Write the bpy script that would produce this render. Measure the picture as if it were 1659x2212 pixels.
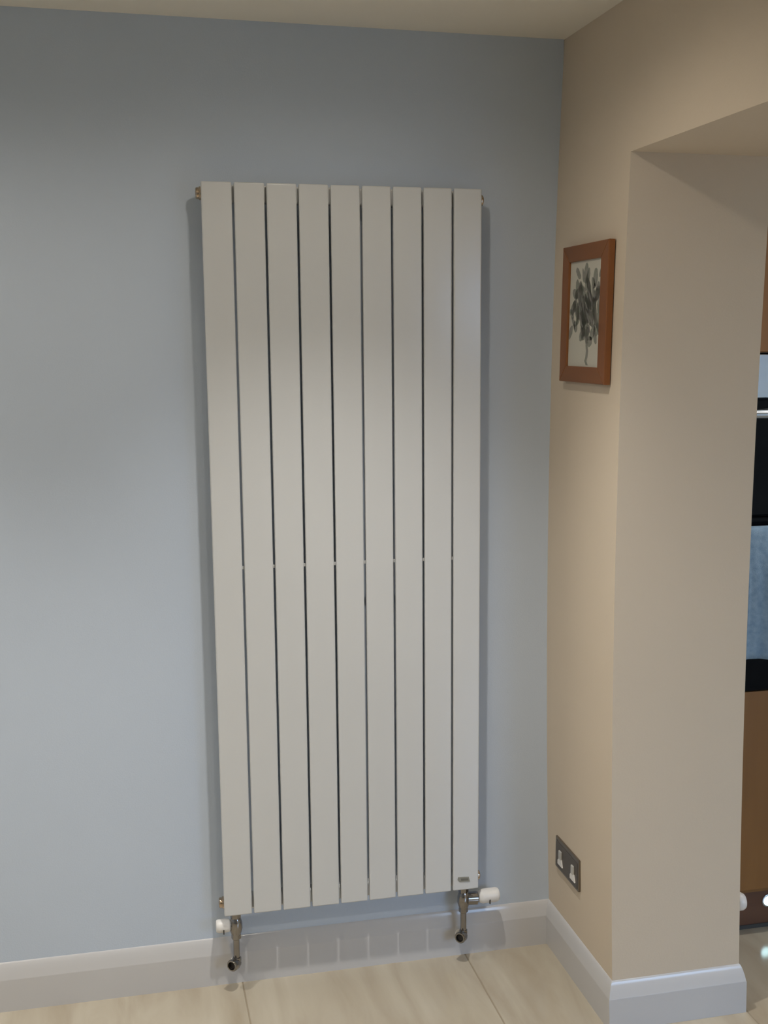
import bpy, bmesh, math, random
from mathutils import Vector, Matrix
random.seed(7)
for o in list(bpy.data.objects): bpy.data.objects.remove(o)
scene = bpy.context.scene
C = scene.collection

# ------------------------------------------------------------------ camera
CAM = Vector((-1.10445, -3.04237, 1.66466))
YAW, PITCH, ROLL, FPX = 0.246044, -0.171983, -0.0017357, 2661.17
f = Vector((math.sin(YAW)*math.cos(PITCH), math.cos(YAW)*math.cos(PITCH), math.sin(PITCH)))
r0 = Vector((math.cos(YAW), -math.sin(YAW), 0)); u0 = r0.cross(f)
c_, s_ = math.cos(ROLL), math.sin(ROLL)
rr = c_*r0 + s_*u0; uu = -s_*r0 + c_*u0
cd = bpy.data.cameras.new('camera'); cam = bpy.data.objects.new('camera', cd); C.objects.link(cam)
cam.matrix_world = Matrix(((rr.x, uu.x, -f.x, CAM.x), (rr.y, uu.y, -f.y, CAM.y), (rr.z, uu.z, -f.z, CAM.z), (0, 0, 0, 1)))
cd.sensor_fit = 'HORIZONTAL'; cd.sensor_width = 36; cd.lens = 36*FPX/1659
cd.shift_x = -102.52/1659; cd.shift_y = 88.6/1659
cd.clip_start = 0.05; cd.clip_end = 50
scene.camera = cam

# ------------------------------------------------------------------ world, light, exposure
w = bpy.data.worlds.new('world'); scene.world = w; w.use_nodes = True
w.node_tree.nodes['Background'].inputs[0].default_value = (0.43, 0.65, 1.0, 1)      # even dusk sky, seen through the glazed door
w.node_tree.nodes['Background'].inputs[1].default_value = 10.0
scene.view_settings.view_transform = 'Standard'
scene.view_settings.look = 'None'
scene.view_settings.exposure = 0.0
scene.view_settings.gamma = 1.0
scene.view_settings.use_curve_mapping = False

def spot(loc, power, angle, blend, color, radius=0.03):
    l = bpy.data.lights.new('downlight_beam', 'SPOT'); l.energy = power; l.spot_size = math.radians(angle)
    l.spot_blend = blend; l.color = color; l.shadow_soft_size = radius
    o = bpy.data.objects.new('downlight_beam', l); C.objects.link(o); o.location = loc
    return o
def area(loc, rot, sx, sy, power, color, name='daylight'):
    l = bpy.data.lights.new(name, 'AREA'); l.shape = 'RECTANGLE'; l.size = sx; l.size_y = sy
    l.energy = power; l.color = color
    o = bpy.data.objects.new(name, l); C.objects.link(o); o.location = loc; o.rotation_euler = rot
    return o
HC = 2.394                       # ceiling height
WARM = (1.0, 0.97, 0.925)
COOL = (0.72, 0.84, 1.0)
ROOM_LIGHTS = [(-0.65, -0.79), (-1.95, -0.79), (-0.65, -2.3), (-1.95, -2.3)]  # first one read from the radiator's shadows, others added as unseen fill
for i, (x, y) in enumerate(ROOM_LIGHTS):
    spot((x, y, HC-0.012), (78, 90, 14, 30)[i], 95, 1.0, WARM)
    spot((x, y, HC-0.012), (8, 15, 20, 26)[i], 165, 0.5, (1.0, 0.91, 0.78))
KITCHEN_FILL = [(1.15, -0.42), (1.2, -2.6)]  # unseen kitchen lamps, added to brighten the floor beyond the opening
for x, y in KITCHEN_FILL:
    spot((x, y, HC-0.012), 42 if y > -1 else 10, 140, 0.8, (1.0, 0.95, 0.88))
# the glazed kitchen door to the garden: a portal that samples the dusk sky through it
DX0, DX1, DH = 0.62, 2.42, 2.10
pt = area(((DX0+DX1)/2, -4.56, DH/2), (math.radians(90), 0, 0), DX1-DX0, DH, 1.0, (1, 1, 1), 'door_portal')
pt.data.cycles.is_portal = True

# ------------------------------------------------------------------ helpers
def lin(c):
    return tuple(((v/255)/12.92 if v/255 <= 0.04045 else ((v/255+0.055)/1.055)**2.4) for v in c)
def mat(name, rgb, rough=0.5, metal=0.0, var=0.0, nscale=8.0, bump=0.0, bscale=200.0, spec=0.5, stretch=(1, 1, 1), coat=0.0, emit=None, rgb2=None, detail=4.0):
    m = bpy.data.materials.new(name); m.use_nodes = True
    nt = m.node_tree; N = nt.nodes; L = nt.links; b = N['Principled BSDF']
    col = lin(rgb)
    b.inputs['Base Color'].default_value = (*col, 1)
    b.inputs['Roughness'].default_value = rough; b.inputs['Metallic'].default_value = metal
    b.inputs['Specular IOR Level'].default_value = spec
    b.inputs['Coat Weight'].default_value = coat
    tc = N.new('ShaderNodeTexCoord'); mp = N.new('ShaderNodeMapping'); mp.inputs['Scale'].default_value = stretch
    L.new(tc.outputs['Object'], mp.inputs['Vector'])
    n = N.new('ShaderNodeTexNoise'); n.inputs['Scale'].default_value = nscale; n.inputs['Detail'].default_value = detail
    L.new(mp.outputs[0], n.inputs['Vector'])
    cr = N.new('ShaderNodeValToRGB'); L.new(n.outputs[0], cr.inputs[0])
    c2 = lin(rgb2) if rgb2 else tuple(v*(1-var) for v in col)
    cr.color_ramp.elements[0].position = 0.3; cr.color_ramp.elements[1].position = 0.7
    cr.color_ramp.elements[0].color = (*c2, 1)
    cr.color_ramp.elements[1].color = (*(tuple(min(1, v*(1+var)) for v in col)), 1)
    L.new(cr.outputs[0], b.inputs['Base Color'])
    if bump:
        n2 = N.new('ShaderNodeTexNoise'); n2.inputs['Scale'].default_value = bscale; n2.inputs['Detail'].default_value = 3
        L.new(mp.outputs[0], n2.inputs['Vector'])
        bp = N.new('ShaderNodeBump'); bp.inputs['Strength'].default_value = bump; bp.inputs['Distance'].default_value = 0.002
        L.new(n2.outputs[0], bp.inputs['Height']); L.new(bp.outputs[0], b.inputs['Normal'])
    if emit:
        b.inputs['Emission Color'].default_value = (*emit[0], 1); b.inputs['Emission Strength'].default_value = emit[1]
    return m
M = {
 'blue':   mat('blue_grey_wall_paint', (198, 209, 223), 0.75, var=0.012, nscale=3, bump=0.12, bscale=260, spec=0.3),
 'beige':  mat('beige_wall_paint', (216, 201, 180), 0.75, var=0.012, nscale=3, bump=0.12, bscale=260, spec=0.3),
 'ceil':   mat('ceiling_paint', (240, 234, 221), 0.85, var=0.01, nscale=3, bump=0.08, bscale=260, spec=0.2),
 'skirt':  mat('white_gloss_paint', (204, 203, 203), 0.16, var=0.01, nscale=5, bump=0.03, bscale=30),
 'rad':    mat('white_radiator_enamel', (210, 211, 210), 0.2, var=0.008, nscale=5, bump=0.02, bscale=60, spec=0.4),
 'chrome': mat('chrome', (152, 149, 146), 0.14, metal=1.0, var=0.05, nscale=40),
 'brass':  mat('nickel_plug', (196, 176, 152), 0.25, metal=1.0, var=0.06, nscale=60),
 'plast':  mat('white_plastic', (232, 229, 224), 0.35, var=0.01),
 'dark':   mat('dark_recess', (40, 34, 30), 0.5, var=0.1),
 'badge':  mat('badge_grey', (150, 148, 136), 0.4, metal=0.3, var=0.05, nscale=60),
 'badge2': mat('badge_print', (112, 110, 102), 0.5, var=0.05, nscale=60),
 'oak':    mat('frame_oak', (150, 94, 48), 0.45, nscale=14, rgb2=(126, 76, 38), stretch=(1, 1, 0.08), bump=0.1, bscale=60, detail=8),
 'oak_h':  mat('frame_oak_cross', (142, 90, 48), 0.45, nscale=14, rgb2=(120, 74, 38), stretch=(1, 0.08, 1), bump=0.1, bscale=60, detail=8),
 'paper':  mat('print_paper', (202, 198, 184), 0.6, var=0.02, nscale=10),
 'ink':    mat('print_grey_green', (132, 138, 124), 0.7, nscale=70, rgb2=(150, 144, 138)),
 'ink2':   mat('print_dark_grey', (112, 112, 102), 0.7, nscale=70, rgb2=(128, 124, 122)),
 'plate':  mat('gunmetal_plate', (132, 122, 110), 0.35, metal=0.85, var=0.05, nscale=20),
 'insert': mat('dark_insert', (84, 76, 68), 0.4, var=0.05),
 'grey':   mat('socket_grey', (190, 188, 182), 0.4, var=0.02),
 'cabwood':mat('cabinet_oak', (150, 106, 56), 0.4, nscale=9, rgb2=(122, 84, 42), stretch=(1, 1, 0.06), bump=0.08, bscale=40, detail=8),
 'plinth': mat('plinth_walnut', (112, 78, 58), 0.35, nscale=9, rgb2=(92, 60, 44), stretch=(0.06, 1, 1), detail=8),
 'shadow_line':   mat('plinth_shadow_line', (70, 70, 68), 0.5, var=0.03),
 'glass':  mat('oven_black_glass', (12, 14, 18), 0.08, var=0.0, spec=0.09),
 'black':  mat('oven_black_enamel', (9, 9, 9), 0.4, var=0.0, spec=0.2),
 'steel':  mat('oven_steel', (188, 196, 204), 0.22, metal=0.9, var=0.03, nscale=40, stretch=(0.05, 1, 1)),
 'towel':  mat('towel_blue_cotton', (150, 176, 198), 0.95, nscale=60, rgb2=(126, 154, 180), bump=0.6, bscale=500, spec=0.1),
 'lens':   mat('lamp_lens', (255, 250, 240), 0.4, emit=((1.0, 0.93, 0.82), 60.0)),
 'led':    mat('plinth_led_lens', (220, 250, 255), 0.3, emit=((0.60, 0.95, 1.0), 8.0)),
 'grout':  mat('floor_grout', (150, 138, 118), 0.85, var=0.05, nscale=60),
 'patio':  mat('patio_paving', (84, 82, 78), 0.9, var=0.1, nscale=6),
 'frame_w':mat('white_upvc', (228, 230, 232), 0.3, var=0.01),
}
# polished cream tile: soft streaks that run along the tile
def tile_mat():
    m = bpy.data.materials.new('polished_cream_tile'); m.use_nodes = True
    nt = m.node_tree; N = nt.nodes; L = nt.links; b = N['Principled BSDF']
    b.inputs['Roughness'].default_value = 0.13
    g = N.new('ShaderNodeNewGeometry'); mp = N.new('ShaderNodeMapping')
    mp.inputs['Rotation'].default_value = (0, 0, 0.15); mp.inputs['Scale'].default_value = (5.5, 1.1, 1)
    L.new(g.outputs['Position'], mp.inputs['Vector'])
    n = N.new('ShaderNodeTexNoise'); n.inputs['Scale'].default_value = 2.2; n.inputs['Detail'].default_value = 5; n.inputs['Distortion'].default_value = 0.6
    L.new(mp.outputs[0], n.inputs['Vector'])
    cr = N.new('ShaderNodeValToRGB'); L.new(n.outputs[0], cr.inputs[0])
    e = cr.color_ramp.elements; e[0].position = 0.32; e[1].position = 0.68
    e[0].color = (*lin((173, 161, 141)), 1); e[1].color = (*lin((191, 182, 164)), 1)
    L.new(cr.outputs[0], b.inputs['Base Color'])
    return m
M['tile'] = tile_mat()

def link(name, bm, m, parent=None, smooth=False, loc=None):
    me = bpy.data.meshes.new(name); bmesh.ops.recalc_face_normals(bm, faces=bm.faces); bm.to_mesh(me); bm.free()
    ms = m if isinstance(m, (list, tuple)) else [m]
    for k in ms: me.materials.append(M[k])
    if smooth:
        for p in me.polygons: p.use_smooth = True
        me.set_sharp_from_angle(angle=math.radians(38))
    o = bpy.data.objects.new(name, me); C.objects.link(o)
    if smooth and name != 'tea_towel':
        wn = o.modifiers.new('weighted_normals', 'WEIGHTED_NORMAL'); wn.keep_sharp = True
    if parent: o.parent = parent
    if loc: o.location = loc
    return o
def box(bm, x0, x1, y0, y1, z0, z1, bev=0.0, seg=2, mi=0):
    vs = [bm.verts.new((x, y, z)) for x in (x0, x1) for y in (y0, y1) for z in (z0, z1)]
    F = [(0, 1, 3, 2), (4, 6, 7, 5), (0, 4, 5, 1), (2, 3, 7, 6), (0, 2, 6, 4), (1, 5, 7, 3)]
    fs = [bm.faces.new([vs[i] for i in q]) for q in F]
    for q in fs: q.material_index = mi
    if bev:
        es = list({e for q in fs for e in q.edges})
        bmesh.ops.bevel(bm, geom=es, offset=bev, segments=seg, profile=0.5, affect='EDGES')
    return bm
def B(*a, **k): return box(bmesh.new(), *a, **k)
def lathe(prof, axis, origin, seg=24, bm=None):
    """prof: list of (r, t) along axis direction from origin"""
    bm = bm or bmesh.new(); a = Vector(axis).normalized()
    t1 = a.orthogonal().normalized(); t2 = a.cross(t1); o = Vector(origin); rings = []
    for r_, t in prof:
        if r_ < 1e-6: rings.append([bm.verts.new(o + a*t)])
        else: rings.append([bm.verts.new(o + a*t + (t1*math.cos(2*math.pi*i/seg) + t2*math.sin(2*math.pi*i/seg))*r_) for i in range(seg)])
    for A, D in zip(rings, rings[1:]):
        for i in range(seg):
            j = (i+1) % seg
            if len(A) == 1 and len(D) == 1: continue
            if len(A) == 1: bm.faces.new((A[0], D[i], D[j]))
            elif len(D) == 1: bm.faces.new((A[i], A[j], D[0]))
            else: bm.faces.new((A[i], A[j], D[j], D[i]))
    for R_ in (rings[0], rings[-1]):
        if len(R_) > 1: bm.faces.new(R_)
    return bm
def cyl(p0, p1, r, seg=20, ch=0.0, bm=None):
    p0 = Vector(p0); p1 = Vector(p1); h = (p1-p0).length
    prof = [(r-ch, 0), (r, ch), (r, h-ch), (r-ch, h)] if ch else [(r, 0), (r, h)]
    return lathe(prof, p1-p0, p0, seg, bm)
def thing(name, label, cat, loc, group=None):
    o = bpy.data.objects.new(name, None); C.objects.link(o); o.location = loc; o.empty_display_size = 0.05
    o['label'] = label; o['category'] = cat
    if group: o['group'] = group
    return o
def child(name, bm, m, root, smooth=False):
    """mesh given in world coordinates, parented to a root at root.location"""
    base = root; off = Vector((0, 0, 0))
    while base: off += base.location; base = base.parent
    bmesh.ops.translate(bm, verts=bm.verts, vec=-off)
    return link(name, bm, m, root, smooth)
def struct(name, bm, m, smooth=False, parent=None):
    o = link(name, bm, m, parent, smooth)
    if not parent: o['kind'] = 'structure'
    return o

# ------------------------------------------------------------------ room shell
def XW(z): return 0.0017347*z/2.4 + 0.0237844*z*(z-2.4)/1.44       # slight bow of the plastered pier
TH, JY, SZ, FARY = 0.3388, -0.4596, 2.0636, -2.45
XL, YF, XR, YK = -2.9, -4.5, 2.6, 0.52
struct('wall_back', B(XL-0.1, 0.0, 0.0, 0.12, 0, HC), 'blue')
def pier(bm, y0, y1, zlo, zhi, n):
    rings = []
    for i in range(n+1):
        z = zlo + (zhi-zlo)*i/n; x = XW(z)
        rings.append([bm.verts.new(v) for v in ((x, y0, z), (x, y1, z), (x+TH, y1, z), (x+TH, y0, z))])
    for A, D in zip(rings, rings[1:]):
        for i in range(4): bm.faces.new((A[i], A[(i+1) % 4], D[(i+1) % 4], D[i]))
    bm.faces.new(rings[0]); bm.faces.new(rings[-1])
bm = bmesh.new()
pier(bm, YK, JY, 0, SZ, 16); pier(bm, YK, YF, SZ, HC, 6); pier(bm, FARY, YF, 0, SZ, 16)
bmesh.ops.remove_doubles(bm, verts=bm.verts, dist=1e-5)
struct('wall_right', bm, 'beige', True)
struct('wall_left', B(XL-0.1, XL, YF, 0, 0, HC), 'blue')
bm = bmesh.new()                                                      # front wall with the patio door opening
box(bm, XL-0.1, DX0, YF-0.1, YF, 0, HC); box(bm, DX1, XR+0.1, YF-0.1, YF, 0, HC); box(bm, DX0, DX1, YF-0.1, YF, DH, HC)
struct('wall_front', bm, 'blue')
struct('wall_kitchen_back', B(TH, XR+0.1, YK, YK+0.1, 0, HC), 'beige')
struct('wall_kitchen_side', B(XR, XR+0.1, YF, YK, 0, HC), 'beige')
struct('ceiling', B(XL-0.1, XR+0.1, YF-0.1, YK+0.1, HC, HC+0.1), 'ceil')
# floor: grout bed and every tile
fl = struct('floor', B(XL-0.1, XR+0.1, YF-0.1, YK+0.1, -0.06, -0.0012), 'grout')
P = 0.6075; X0 = -0.8575; Y0 = 0.004
tb = B(-P/2+0.0015, P/2-0.0015, -P/2+0.0015, P/2-0.0015, -0.008, 0.0, bev=0.0012, seg=1)
tme = None
for i in range(-4, 6):
    for j in range(-8, 1):
        cx = X0 + P*(i+0.5); cy = Y0 + P*(j+0.5)
        if cx-P/2 > XR+0.05 or cx+P/2 < XL: continue
        if tme is None: o = link('tile', tb, 'tile', fl); tme = o.data
        else: o = bpy.data.objects.new('tile', tme); C.objects.link(o); o.parent = fl
        o.location = (cx, cy, 0)
# patio door behind the camera
pd = bmesh.new()
for x0, x1 in ((DX0, DX0+0.06), (DX1-0.06, DX1), (1.49, 1.55)): box(pd, x0, x1, YF-0.07, YF-0.01, 0, DH, bev=0.004)
for z0, z1 in ((0, 0.06), (DH-0.06, DH)): box(pd, DX0+0.06, DX1-0.06, YF-0.07, YF-0.01, z0, z1, bev=0.004)
struct('window_1', pd, 'frame_w')
struct('patio', B(-8, 10, YF-6, YF-0.1, -0.16, -0.06), 'patio')  # unseen dark ground, added to block sky light from below the horizon
struct('sky_blocker', B(-8, 10, YF-5.1, YF-5.0, -0.06, 1.85), 'cabwood')  # unseen fence, added to keep low sky light off the upper jamb

# skirting: one moulding swept round the corners, a mesh per wall
SK = [(0.0, 0.0), (0.0136, 0.0), (0.0142, 0.083), (0.0132, 0.0855), (0.0105, 0.1), (0.0068, 0.114), (0.0035, 0.1225), (0.0012, 0.1262), (0.0, 0.1269)]
def skirting(name, a, b, na, nb, ea, eb):
    """a,b wall line ends; na = outward normal; ea/eb = direction in which each end shifts per unit depth (mitre)"""
    bm = bmesh.new(); rows = []
    for P0, e in ((a, ea), (b, eb)):
        rows.append([bm.verts.new((P0[0]+XW(z)*P0[2] + (na[0]+e[0])*d, P0[1] + (na[1]+e[1])*d, z)) for d, z in SK])
    n = len(SK)
    for i in range(n-1): bm.faces.new((rows[0][i], rows[0][i+1], rows[1][i+1], rows[1][i]))
    bm.faces.new((rows[0][n-1], rows[0][0], rows[1][0], rows[1][n-1]))
    bm.faces.new(rows[0]); bm.faces.new(list(reversed(rows[1])))
    return struct(name, bm, 'skirt', True)
skirting('baseboard_back', (XL, 0, 0), (0, 0, 1), (0, -1), 0, (0, 0), (-1, 0))
skirting('baseboard_right', (0, 0, 1), (0, JY, 1), (-1, 0), 0, (0, -1), (0, -1))
skirting('baseboard_jamb', (0, JY, 1), (TH, JY, 1), (0, -1), 0, (-1, 0), (1, 0))
skirting('baseboard_kitchen', (TH, JY, 1), (TH, -0.12, 1), (1, 0), 0, (0, -1), (0, 0))
skirting('baseboard_left', (XL, YF, 0), (XL, 0, 0), (1, 0), 0, (0, 0), (0, -1))

# ------------------------------------------------------------------ radiator
RX0, RX1, RZ0, RZ1 = -0.9036, -0.2325, 0.2200, 2.0222
rad = thing('radiator', 'tall white vertical radiator of nine flat panels mounted on the blue-grey wall', 'radiator', ((RX0+RX1)/2, 0, RZ0))
NP = 9; GAP = 0.0050; PWD = (RX1-RX0-GAP*(NP-1))/NP; pitch = PWD+GAP
pm = None
for i in range(NP):
    xc = RX0 + PWD/2 + i*pitch
    if pm is None:
        b = B(-PWD/2, PWD/2, -0.080, -0.069, RZ0, RZ1, bev=0.0038, seg=3)
        o = child('panel', b, 'rad', rad, True); pm = o.data
        # mesh was shifted by the root offset; keep x local
        for v in pm.vertices: v.co.x += rad.location.x
    else:
        o = bpy.data.objects.new('panel', pm); C.objects.link(o); o.parent = rad
        wn = o.modifiers.new('weighted_normals', 'WEIGHTED_NORMAL'); wn.keep_sharp = True
    o.location.x = xc - rad.location.x
for z0, z1 in ((RZ1-0.044, RZ1-0.004), (RZ0+0.0035, RZ0+0.042)):
    hb = B(RX0+0.002, RX1-0.002, -0.060, -0.028, z0, z1, bev=0.007, seg=3)
    for i in range(NP):                                                # short stubs that join every panel to the header
        xc = RX0 + PWD/2 + i*pitch; zc = (z0+z1)/2
        cyl((xc, -0.0688, zc), (xc, -0.0602, zc), 0.011, 12, 0, hb)
    child('header_pipe', hb, 'rad', rad, True)
child('spacer_strip', B(RX0+0.02, RX1-0.02, -0.0688, -0.062, 1.112, 1.120, bev=0.001), 'rad', rad)
for x in (RX0+PWD/2+pitch, RX0+PWD/2+7*pitch):                                         # wall brackets behind the panels
    for z in (1.82, 0.42):
        bb = bmesh.new(); box(bb, x-0.02, x+0.02, -0.0035, -0.0005, z-0.04, z+0.04, bev=0.001); box(bb, x-0.014, x+0.014, -0.0688, -0.003, z-0.012, z+0.012, bev=0.001)
        child('wall_bracket', bb, 'rad', rad)
zt, zb = RZ1-0.024, RZ0+0.025
for x, s, z, m_ in ((RX0+0.002, -1, zt, 'brass'), (RX1-0.002, 1, zt, 'brass'), (RX0+0.002, -1, zb, 'brass'), (RX1-0.002, 1, zb, 'brass')):
    pb = lathe([(0.0155, 0), (0.0155, 0.004), (0.0135, 0.0055), (0.0135, 0.010), (0.0115, 0.0125), (0.005, 0.0125), (0.005, 0.010), (0, 0.010)], (s, 0, 0), (x, -0.048, z), 24)
    pl = child('end_plug', pb, m_, rad, True)
    if z == zt and s < 0: pl['label'] = 'brass-coloured bleed plug'
bd = bmesh.new()
def prism(bm, pts, y0, y1):
    A = [bm.verts.new((x, y0, z)) for x, z in pts]; D = [bm.verts.new((x, y1, z)) for x, z in pts]
    bm.faces.new(A); bm.faces.new(list(reversed(D)))
    for i in range(len(pts)): j = (i+1) % len(pts); bm.faces.new((A[i], D[i], D[j], A[j]))
    return bm
badge = child('badge', prism(bmesh.new(), [(-0.2895, 0.2585), (-0.2600, 0.2565), (-0.2565, 0.2430), (-0.2850, 0.2440), (-0.2905, 0.2510)], -0.0812, -0.0799), 'badge', rad)
badge['label'] = 'small grey maker badge'
child('badge_print', prism(bmesh.new(), [(-0.2815, 0.2540), (-0.2620, 0.2528), (-0.2610, 0.2468), (-0.2810, 0.2478)], -0.0815, -0.0811), 'badge2', badge)

def valve(xp, s, hl, hr, label):
    """xp: vertical pipe x, s: side the head points to"""
    y = -0.050; zc = 0.181
    t = thing('radiator_valve', label, 'valve', (xp, y, 0.05), 'valves under the radiator')
    # union nut up to the header, body, tail nut
    child('union_nut', cyl((xp, y, RZ0+0.0045), (xp, y, 0.200), 0.0135, 6, 0.001), 'chrome', t)
    bb = lathe([(0.011, 0.030), (0.0135, 0.026), (0.0165, 0.014), (0.0170, 0.0), (0.0140, -0.012), (0.010, -0.020), (0.010, -0.022)], (0, 0, 1), (xp, y, zc-0.008))
    lathe([(0.0130, 0), (0.0150, 0.008), (0.0180, 0.010), (0.0185, hl[0]-0.003), (0.013, hl[0]-0.001)] if hl[0] > 0.03 else [(0.0120, 0), (0.0130, hl[0]-0.001)], (s, 0, -0.05), (xp, y, zc), 10, bb)
    child('valve_body', bb, 'chrome', t, True)
    x1 = xp+s*hl[0]
    hb = lathe([(0.0125, 0), (0.0160, 0.003), (hr*0.97, 0.010), (hr, 0.014), (hr, hl[1]-0.008), (hr*0.93, hl[1]-0.003), (hr*0.8, hl[1]), (0, hl[1]+0.001)], (s, 0, 0.02), (x1, y, zc+0.001), 36)
    h = child('thermostatic_head', hb, 'plast', t, True); h['label'] = 'white plastic head'
    child('indicator_notch', B(x1+s*hl[1]*0.5-0.0012, x1+s*hl[1]*0.5+0.0012, y-hr-0.0012, y-hr+0.003, zc-0.014, zc-0.002), 'dark', h)
    child('compression_nut', cyl((xp, y, 0.158), (xp, y, 0.143), 0.0125, 6, 0.001), 'chrome', t)
    child('pipe', cyl((xp, y, 0.150), (xp, y, 0.075), 0.0082, 20), 'chrome', t, True)
    # elbow with a nut, then into the skirting
    eb = bmesh.new(); bmesh.ops.create_uvsphere(eb, u_segments=20, v_segments=12, radius=0.0115, matrix=Matrix.Translation((xp, y, 0.075)))
    cyl((xp, y, 0.092), (xp, y, 0.080), 0.0115, 8, 0.001, eb)
    child('elbow', eb, 'chrome', t, True)
    d = Vector((-0.62, -0.75, 0.1)).normalized(); p = Vector((xp, y, 0.076))
    cb = lathe([(0.011, 0.0), (0.0150, 0.006), (0.0155, 0.022), (0.0135, 0.025), (0.0105, 0.025), (0.0100, 0.0150), (0, 0.0150)], d, p, 20)
    child('drain_cap', cb, 'chrome', t, True)
    child('cap_recess', lathe([(0.0098, 0), (0.0098, 0.001), (0, 0.001)], d, p+d*0.0153, 16), 'dark', t)
    child('tail_pipe', cyl((xp, y, 0.070), (xp, -0.0145, 0.064), 0.0078, 20), 'chrome', t, True)
    child('pipe_collar', cyl((xp, -0.0185, 0.064), (xp, -0.0144, 0.064), 0.014, 24, 0.001), 'plast', t, True)
    return t
valve(-0.8735, -1, (0.014, 0.036), 0.0175, 'chrome valve with white head pointing left under the radiator bottom left end')
valve(-0.2660, 1, (0.040, 0.058), 0.0195, 'chrome valve with white head pointing right under the radiator bottom right end')

# ------------------------------------------------------------------ framed picture
tilt = math.atan(0.0237844*(2*1.72-2.4)/1.44)
py0, py1, pz0, pz1 = -0.403, -0.108, 1.561, 1.884
pc = thing('framed_picture', 'oak-framed botanical print on the beige wall beside the blue wall corner', 'picture', (XW(1.72)-0.0015, (py0+py1)/2, (pz0+pz1)/2))
hw, hh = (py1-py0)/2, (pz1-pz0)/2; RW, RH_ = 0.045, 0.038
def rail(pts, m_):
    bm = bmesh.new()
    A = [bm.verts.new((-0.001, y, z)) for y, z in pts]; F_ = [bm.verts.new((-0.016, y, z)) for y, z in pts]
    bm.faces.new(A); bm.faces.new(F_)
    for i in range(4): j = (i+1) % 4; bm.faces.new((A[i], F_[i], F_[j], A[j]))
    es = [e for e in bm.edges if all(v.co.x < -0.01 for v in e.verts)]
    bmesh.ops.bevel(bm, geom=es, offset=0.0018, segments=2, profile=0.5, affect='EDGES')
    return link('frame_rail', bm, m_, pc)
iy, iz = hw-RW, hh-RH_
rail([(-hw, -hh), (-iy, -iz), (-iy, iz), (-hw, hh)], 'oak'); rail([(hw, -hh), (hw, hh), (iy, iz), (iy, -iz)], 'oak')
rail([(-hw, hh), (-iy, iz), (iy, iz), (hw, hh)], 'oak_h'); rail([(-hw, -hh), (hw, -hh), (iy, -iz), (-iy, -iz)], 'oak_h')
paper = link('print_sheet', B(-0.0105, -0.0085, -iy-0.004, iy+0.004, -iz-0.004, iz+0.004), 'paper', pc)
# printed plant: stem and clusters of leaf shapes; y axis mirrored because the print faces -x (viewer's right is -y)
def leafs(sel, x):
    bm = bmesh.new()
    def blob(a, b, la, wa, ang):
        n = 10; cy, cz = -(a-0.5)*2*iy, (0.5-b)*2*iz
        vs = []
        for k in range(n):
            t = 2*math.pi*k/n; u = math.cos(t)*la*(0.9+0.2*random.random()); v = math.sin(t)*wa*(0.85+0.3*random.random())
            yy = cy - (u*math.cos(ang) - v*math.sin(ang)); zz = cz + (u*math.sin(ang) + v*math.cos(ang))
            vs.append(bm.verts.new((x, max(-iy, min(iy, yy)), max(-iz, min(iz, zz)))))
        bm.faces.new(vs)
    if sel == 0:
        for a, b, la, wa, ang in [(.50,.12,.026,.014,1.4),(.42,.14,.018,.007,1.9),(.80,.17,.022,.014,1.5),(.74,.22,.016,.01,2.2),(.24,.25,.022,.012,1.8),(.34,.28,.020,.012,1.5),(.22,.31,.016,.012,.6),
            (.6,.24,.02,.010,2.0),(.16,.42,.015,.012,1.3),(.86,.33,.02,.012,.6),(.93,.42,.018,.012,1.2),(.08,.50,.018,.008,-.7),(.25,.50,.022,.010,-.6),(.14,.58,.02,.006,-.8),(.42,.57,.024,.011,-1.0),
            (.47,.62,.018,.010,-1.1),(.4,.71,.014,.010,1.4),(.60,.70,.022,.012,1.2),(.76,.68,.022,.014,.8),(.84,.72,.02,.01,-1.1),(.68,.76,.018,.012,.2),(.9,.55,.02,.012,1.0),(.18,.60,.012,.005,-1.2)]: blob(a, b, la, wa, ang)
        for k in range(80):
            a = 0.56+random.gauss(0, .21); b = 0.45+random.gauss(0, .13); blob(min(.97, max(.05, a)), b, .015+.008*random.random(), .008+.005*random.random(), random.choice((-1, 1))*(.5+random.random()))
        pts = [(.60, .72), (.595, .80), (.615, .85), (.60, .91), (.57, .945), (.62, .985)]
        for (a, b), (c, d) in zip(pts, pts[1:]):
            q = [(a-.035, b), (a+.035, b), (c+.035, d), (c-.035, d)]
            bm.faces.new([bm.verts.new((x, -(p_-.5)*2*iy, (.5-q_)*2*iz)) for p_, q_ in q])
    else:
        for a, b, la, wa, ang in [(.3,.36,.022,.006,-1.2),(.42,.40,.020,.004,-1.1),(.36,.42,.016,.004,-1.0),(.64,.34,.014,.004,-1.1),(.78,.32,.012,.005,-1.2),(.7,.40,.020,.003,-1.1),(.55,.44,.018,.005,-.9),(.6,.52,.02,.006,-1.0),(.38,.56,.022,.005,-.9),(.72,.57,.018,.005,-.9),(.66,.64,.012,.003,-1.2)]: blob(a, b, la, wa, ang)
    return bm
i1 = link('printed_plant', leafs(0, -0.01062), 'ink', paper); i2 = link('printed_plant', leafs(1, -0.01070), 'ink2', paper)
pc.rotation_euler = (0, tilt, 0)

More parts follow.
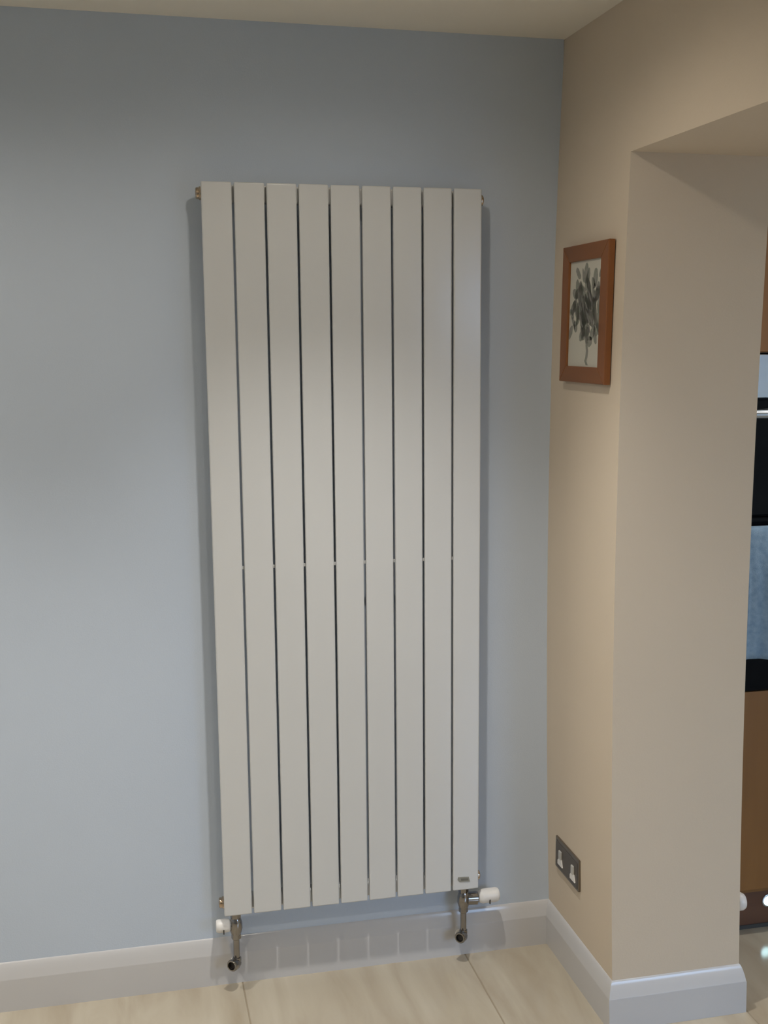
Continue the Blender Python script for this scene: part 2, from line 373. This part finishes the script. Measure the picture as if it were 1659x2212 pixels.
# ------------------------------------------------------------------ double socket
sx = XW(0.30)
so = thing('double_socket', 'dark metal double wall socket low on the beige wall near the skirting', 'socket', (sx, -0.164, 0.304))
SY0, SY1, SZ0, SZ1 = -0.252, -0.078, 0.2615, 0.3475
child('face_plate', B(sx-0.0062, sx+0.0006, SY0, SY1, SZ0, SZ1, bev=0.002, seg=2), 'plate', so, True)
child('insert', B(sx-0.0072, sx-0.0058, SY0+0.008, SY1-0.006, SZ0+0.006, SZ1-0.010, bev=0.0005), 'insert', so)
for yc in (-0.121, -0.214):
    rk = child('rocker', B(sx-0.0115, sx-0.0068, yc-0.010, yc+0.007, 0.297, 0.320, bev=0.0012), 'grey', so)
    bm = bmesh.new(); pts = [(yc-0.020, 0.280), (yc+0.014, 0.280), (yc+0.014, 0.290), (yc+0.006, 0.298), (yc-0.012, 0.298)]
    A = [bm.verts.new((sx-0.0068, y, z)) for y, z in pts]; D = [bm.verts.new((sx-0.0105, y, z)) for y, z in pts]
    bm.faces.new(A); bm.faces.new(D)
    for i in range(5): bm.faces.new((A[i], A[(i+1) % 5], D[(i+1) % 5], D[i]))
    child('socket_cover', bm, 'plast', so)
for y in (-0.090, -0.240): child('screw', cyl((sx-0.0058, y, 0.338 if y > -.2 else 0.298), (sx-0.0078, y, 0.338 if y > -.2 else 0.298), 0.0022, 12), 'chrome', so)

# white rounded door stop on the kitchen side of the wall
ds = thing('door_stop', 'small round white fitting on the kitchen side of the wall edge', 'door stop', (TH+XW(.272), -0.42, 0.272))
xk = TH+XW(.272)
child('stop_base', lathe([(0.021, 0), (0.021, 0.005), (0.016, 0.008), (0.013, 0.012)], (1, 0, 0), (xk-0.0005, -0.42, 0.272)), 'plast', ds, True)
child('stop_cap', lathe([(0.013, 0.010), (0.020, 0.013), (0.0225, 0.018), (0.0225, 0.026), (0.019, 0.032), (0.010, 0.036), (0, 0.037)], (1, 0, 0), (xk-0.0005, -0.42, 0.272)), 'plast', ds, True)

# ------------------------------------------------------------------ kitchen: oven housing with double oven
KX0, KX1, KY, KB = 0.42, 1.02, -0.100, 0.50
hs = thing('oven_housing', 'tall oak-fronted kitchen cabinet holding the double oven beyond the opening', 'cabinet', ((KX0+KX1)/2, 0.2, 0))
for x0, x1 in ((KX0, KX0+0.018), (KX1-0.018, KX1)): child('side_panel', B(x0, x1, KY+0.001, KB, 0.125, 2.18), 'cabwood', hs)
child('filler_panel', B(TH+0.003, KX0-0.001, KY-0.019, KY+0.001, 0.128, 2.18, bev=0.001), 'cabwood', hs)
child('top_panel', B(KX0+0.019, KX1-0.019, KY+0.001, KB, 2.16, 2.18), 'cabwood', hs)
child('base_panel', B(KX0+0.019, KX1-0.019, KY+0.001, KB, 0.125, 0.143), 'cabwood', hs)
child('shelf', B(KX0+0.019, KX1-0.019, KY+0.001, KB, 0.700, 0.716), 'cabwood', hs)
child('shelf', B(KX0+0.019, KX1-0.019, KY+0.001, KB, 1.627, 1.643), 'cabwood', hs)
ud = child('door', B(KX0+0.002, KX1-0.002, KY-0.020, KY, 1.630, 2.178, bev=0.002), 'cabwood', hs)
def bar(bm, x0, x1, y, z, r): 
    cyl((x0, y, z), (x1, y, z), r, 16, 0.002, bm); return bm
hb = bar(bmesh.new(), KX0+0.20, KX1-0.20, KY-0.045, 1.68, 0.006)
for x in (KX0+0.22, KX1-0.22): cyl((x, KY-0.0405, 1.68), (x, KY-0.0205, 1.68), 0.004, 10, 0, hb)
child('handle', hb, 'steel', ud, True)
dr = child('drawer', B(KX0+0.002, KX1-0.002, KY-0.020, KY, 0.142, 0.7195, bev=0.002), 'cabwood', hs)
hb = bar(bmesh.new(), KX0+0.20, KX1-0.20, KY-0.045, 0.66, 0.006)
for x in (KX0+0.22, KX1-0.22): cyl((x, KY-0.0405, 0.66), (x, KY-0.0205, 0.66), 0.004, 10, 0, hb)
child('handle', hb, 'steel', dr, True)
pln = child('plinth', B(TH+0.018, XR-0.01, -0.070, -0.052, 0.012, 0.142), 'plinth', hs); pln['label'] = 'dark walnut plinth board'
child('plinth_shadow_line', B(TH+0.018, XR-0.01, -0.073, -0.054, 0.0005, 0.012), 'shadow_line', hs)  # grey strip coloured as the shadow line under the plinth
for x in (KX0+0.03, KX1-0.03): child('leg', cyl((x, 0.02, 0.0005), (x, 0.02, 0.1245), 0.02, 12), 'black', hs)

ov = thing('double_oven', 'black glass built-in double oven in the oak cabinet with a bright bar handle', 'oven', ((KX0+KX1)/2, 0.1, 0.7205))
OX0, OX1 = KX0+0.004, KX1-0.004
child('oven_body', B(KX0+0.022, KX1-0.022, KY+0.002, KY+0.50, 0.720, 1.622), 'black', ov)
child('control_panel', B(OX0, OX1, KY-0.022, KY+0.0015, 1.512, 1.624, bev=0.002), 'steel', ov)
for x in (KX0+0.21, KX1-0.21): child('control_knob', lathe([(0.020, 0), (0.020, 0.003), (0.016, 0.005), (0.015, 0.022), (0.0, 0.023)], (0, -1, 0), (x, KY-0.0222, 1.565), 24), 'steel', ov, True)
child('clock_display', B(0.67, 0.77, KY-0.0232, KY-0.0222, 1.545, 1.585), 'glass', ov)
for z0, z1, zh in ((1.203, 1.508, 1.472), (0.722, 1.199, 1.166)):
    d = child('door', B(OX0, OX1, KY-0.024, KY+0.0015, z0, z1, bev=0.003), 'glass', ov)
    hb = bar(bmesh.new(), OX0+0.006, OX1-0.006, KY-0.062, zh, 0.0115)
    for x in (OX0+0.05, OX1-0.05): cyl((x, KY-0.053, zh), (x, KY-0.0245, zh), 0.007, 12, 0, hb)
    h = child('handle', hb, 'steel', d, True)
    h['label'] = 'polished steel bar handle'
# tea towel over the lower handle
def towel():
    bm = bmesh.new(); yh, zh, R0 = KY-0.062, 1.166, 0.0145
    x0, x1, nx = 0.452, 0.86, 60
    path = [('b', t) for t in range(0, 12)]
    rows = []
    prof = []
    for k in range(14): prof.append((R0, -(0.30)*(1-k/13), 0))                    # back fall
    for k in range(1, 8): a = math.pi*k/8; prof.append((R0*math.cos(a), R0*math.sin(a), 1))
    for k in range(24): prof.append((-R0, -(0.345)*k/23, 2))                       # front fall
    for i in range(nx+1):
        t = i/nx; row = []
        for (dy, dz, side) in prof:
            depth = min(1, max(0, -dz/0.12)); amp = 0.007*depth
            wv = math.sin(t*26+0.5)+0.4*math.sin(t*57+1.3)
            y = yh + dy + (amp*wv - amp*1.2 if side == 2 else (0.003*depth*wv - 0.003*depth if side == 0 else 0))
            if side == 0: y = min(y, KY-0.0275)
            if side == 2: y -= 0.004*depth
            z = zh + dz + (0.010*math.sin(t*7+1)*depth if side == 2 and dz < -0.3 else 0)
            xx = x0 + (x1-x0)*t + (0.0 if side != 2 else (0.5-t)*0.03*depth)
            row.append(bm.verts.new((xx, y, z)))
        rows.append(row)
    for A, D in zip(rows, rows[1:]):
        for k in range(len(prof)-1): bm.faces.new((A[k], A[k+1], D[k+1], D[k]))
    return bm
tw = link('tea_towel', towel(), 'towel', None, True)
tw['label'] = 'pale blue tea towel hanging over the lower oven handle'; tw['category'] = 'towel'
sm = tw.modifiers.new('thickness', 'SOLIDIFY'); sm.thickness = 0.0016; sm.offset = 1

# plinth LED
pl = thing('plinth_light', 'small round bluish-white light glowing in the dark plinth', 'light', (0.6335, -0.070, 0.079))
child('bezel', lathe([(0.014, 0), (0.019, 0), (0.019, 0.002), (0.0175, 0.003), (0.0145, 0.003), (0.014, 0.0)], (0, -1, 0), (0.6335, -0.0703, 0.079), 28), 'steel', pl, True)
child('lens', lathe([(0.014, 0), (0.0138, 0.0018), (0.009, 0.003), (0, 0.0035)], (0, -1, 0), (0.6335, -0.0703, 0.079), 24), 'led', pl, True)

# ------------------------------------------------------------------ ceiling downlights (one before the radiator, the rest added as unseen fill)
names = ['round recessed ceiling downlight in front of the radiator', 'unseen fill downlight added near the left wall by the blue wall',
         'unseen fill downlight added towards the patio door beside the opening', 'unseen fill downlight added at the far left by the patio door',
         'unseen fill downlight added in the kitchen nearest the oven', 'unseen fill downlight added in the kitchen away from the oven']
for (x, y), nm in zip(ROOM_LIGHTS+KITCHEN_FILL, names):
    t = thing('ceiling_downlight', nm, 'light', (x, y, HC), 'recessed downlights in the ceiling')
    child('trim_ring', lathe([(0.030, 0), (0.044, 0), (0.044, 0.002), (0.040, 0.005), (0.033, 0.006), (0.030, 0.0)], (0, 0, -1), (x, y, HC-0.0003), 32), 'frame_w', t, True)
    child('lens', lathe([(0.029, 0), (0.029, 0.002), (0, 0.003)], (0, 0, -1), (x, y, HC-0.0003), 28), 'lens', t, True)
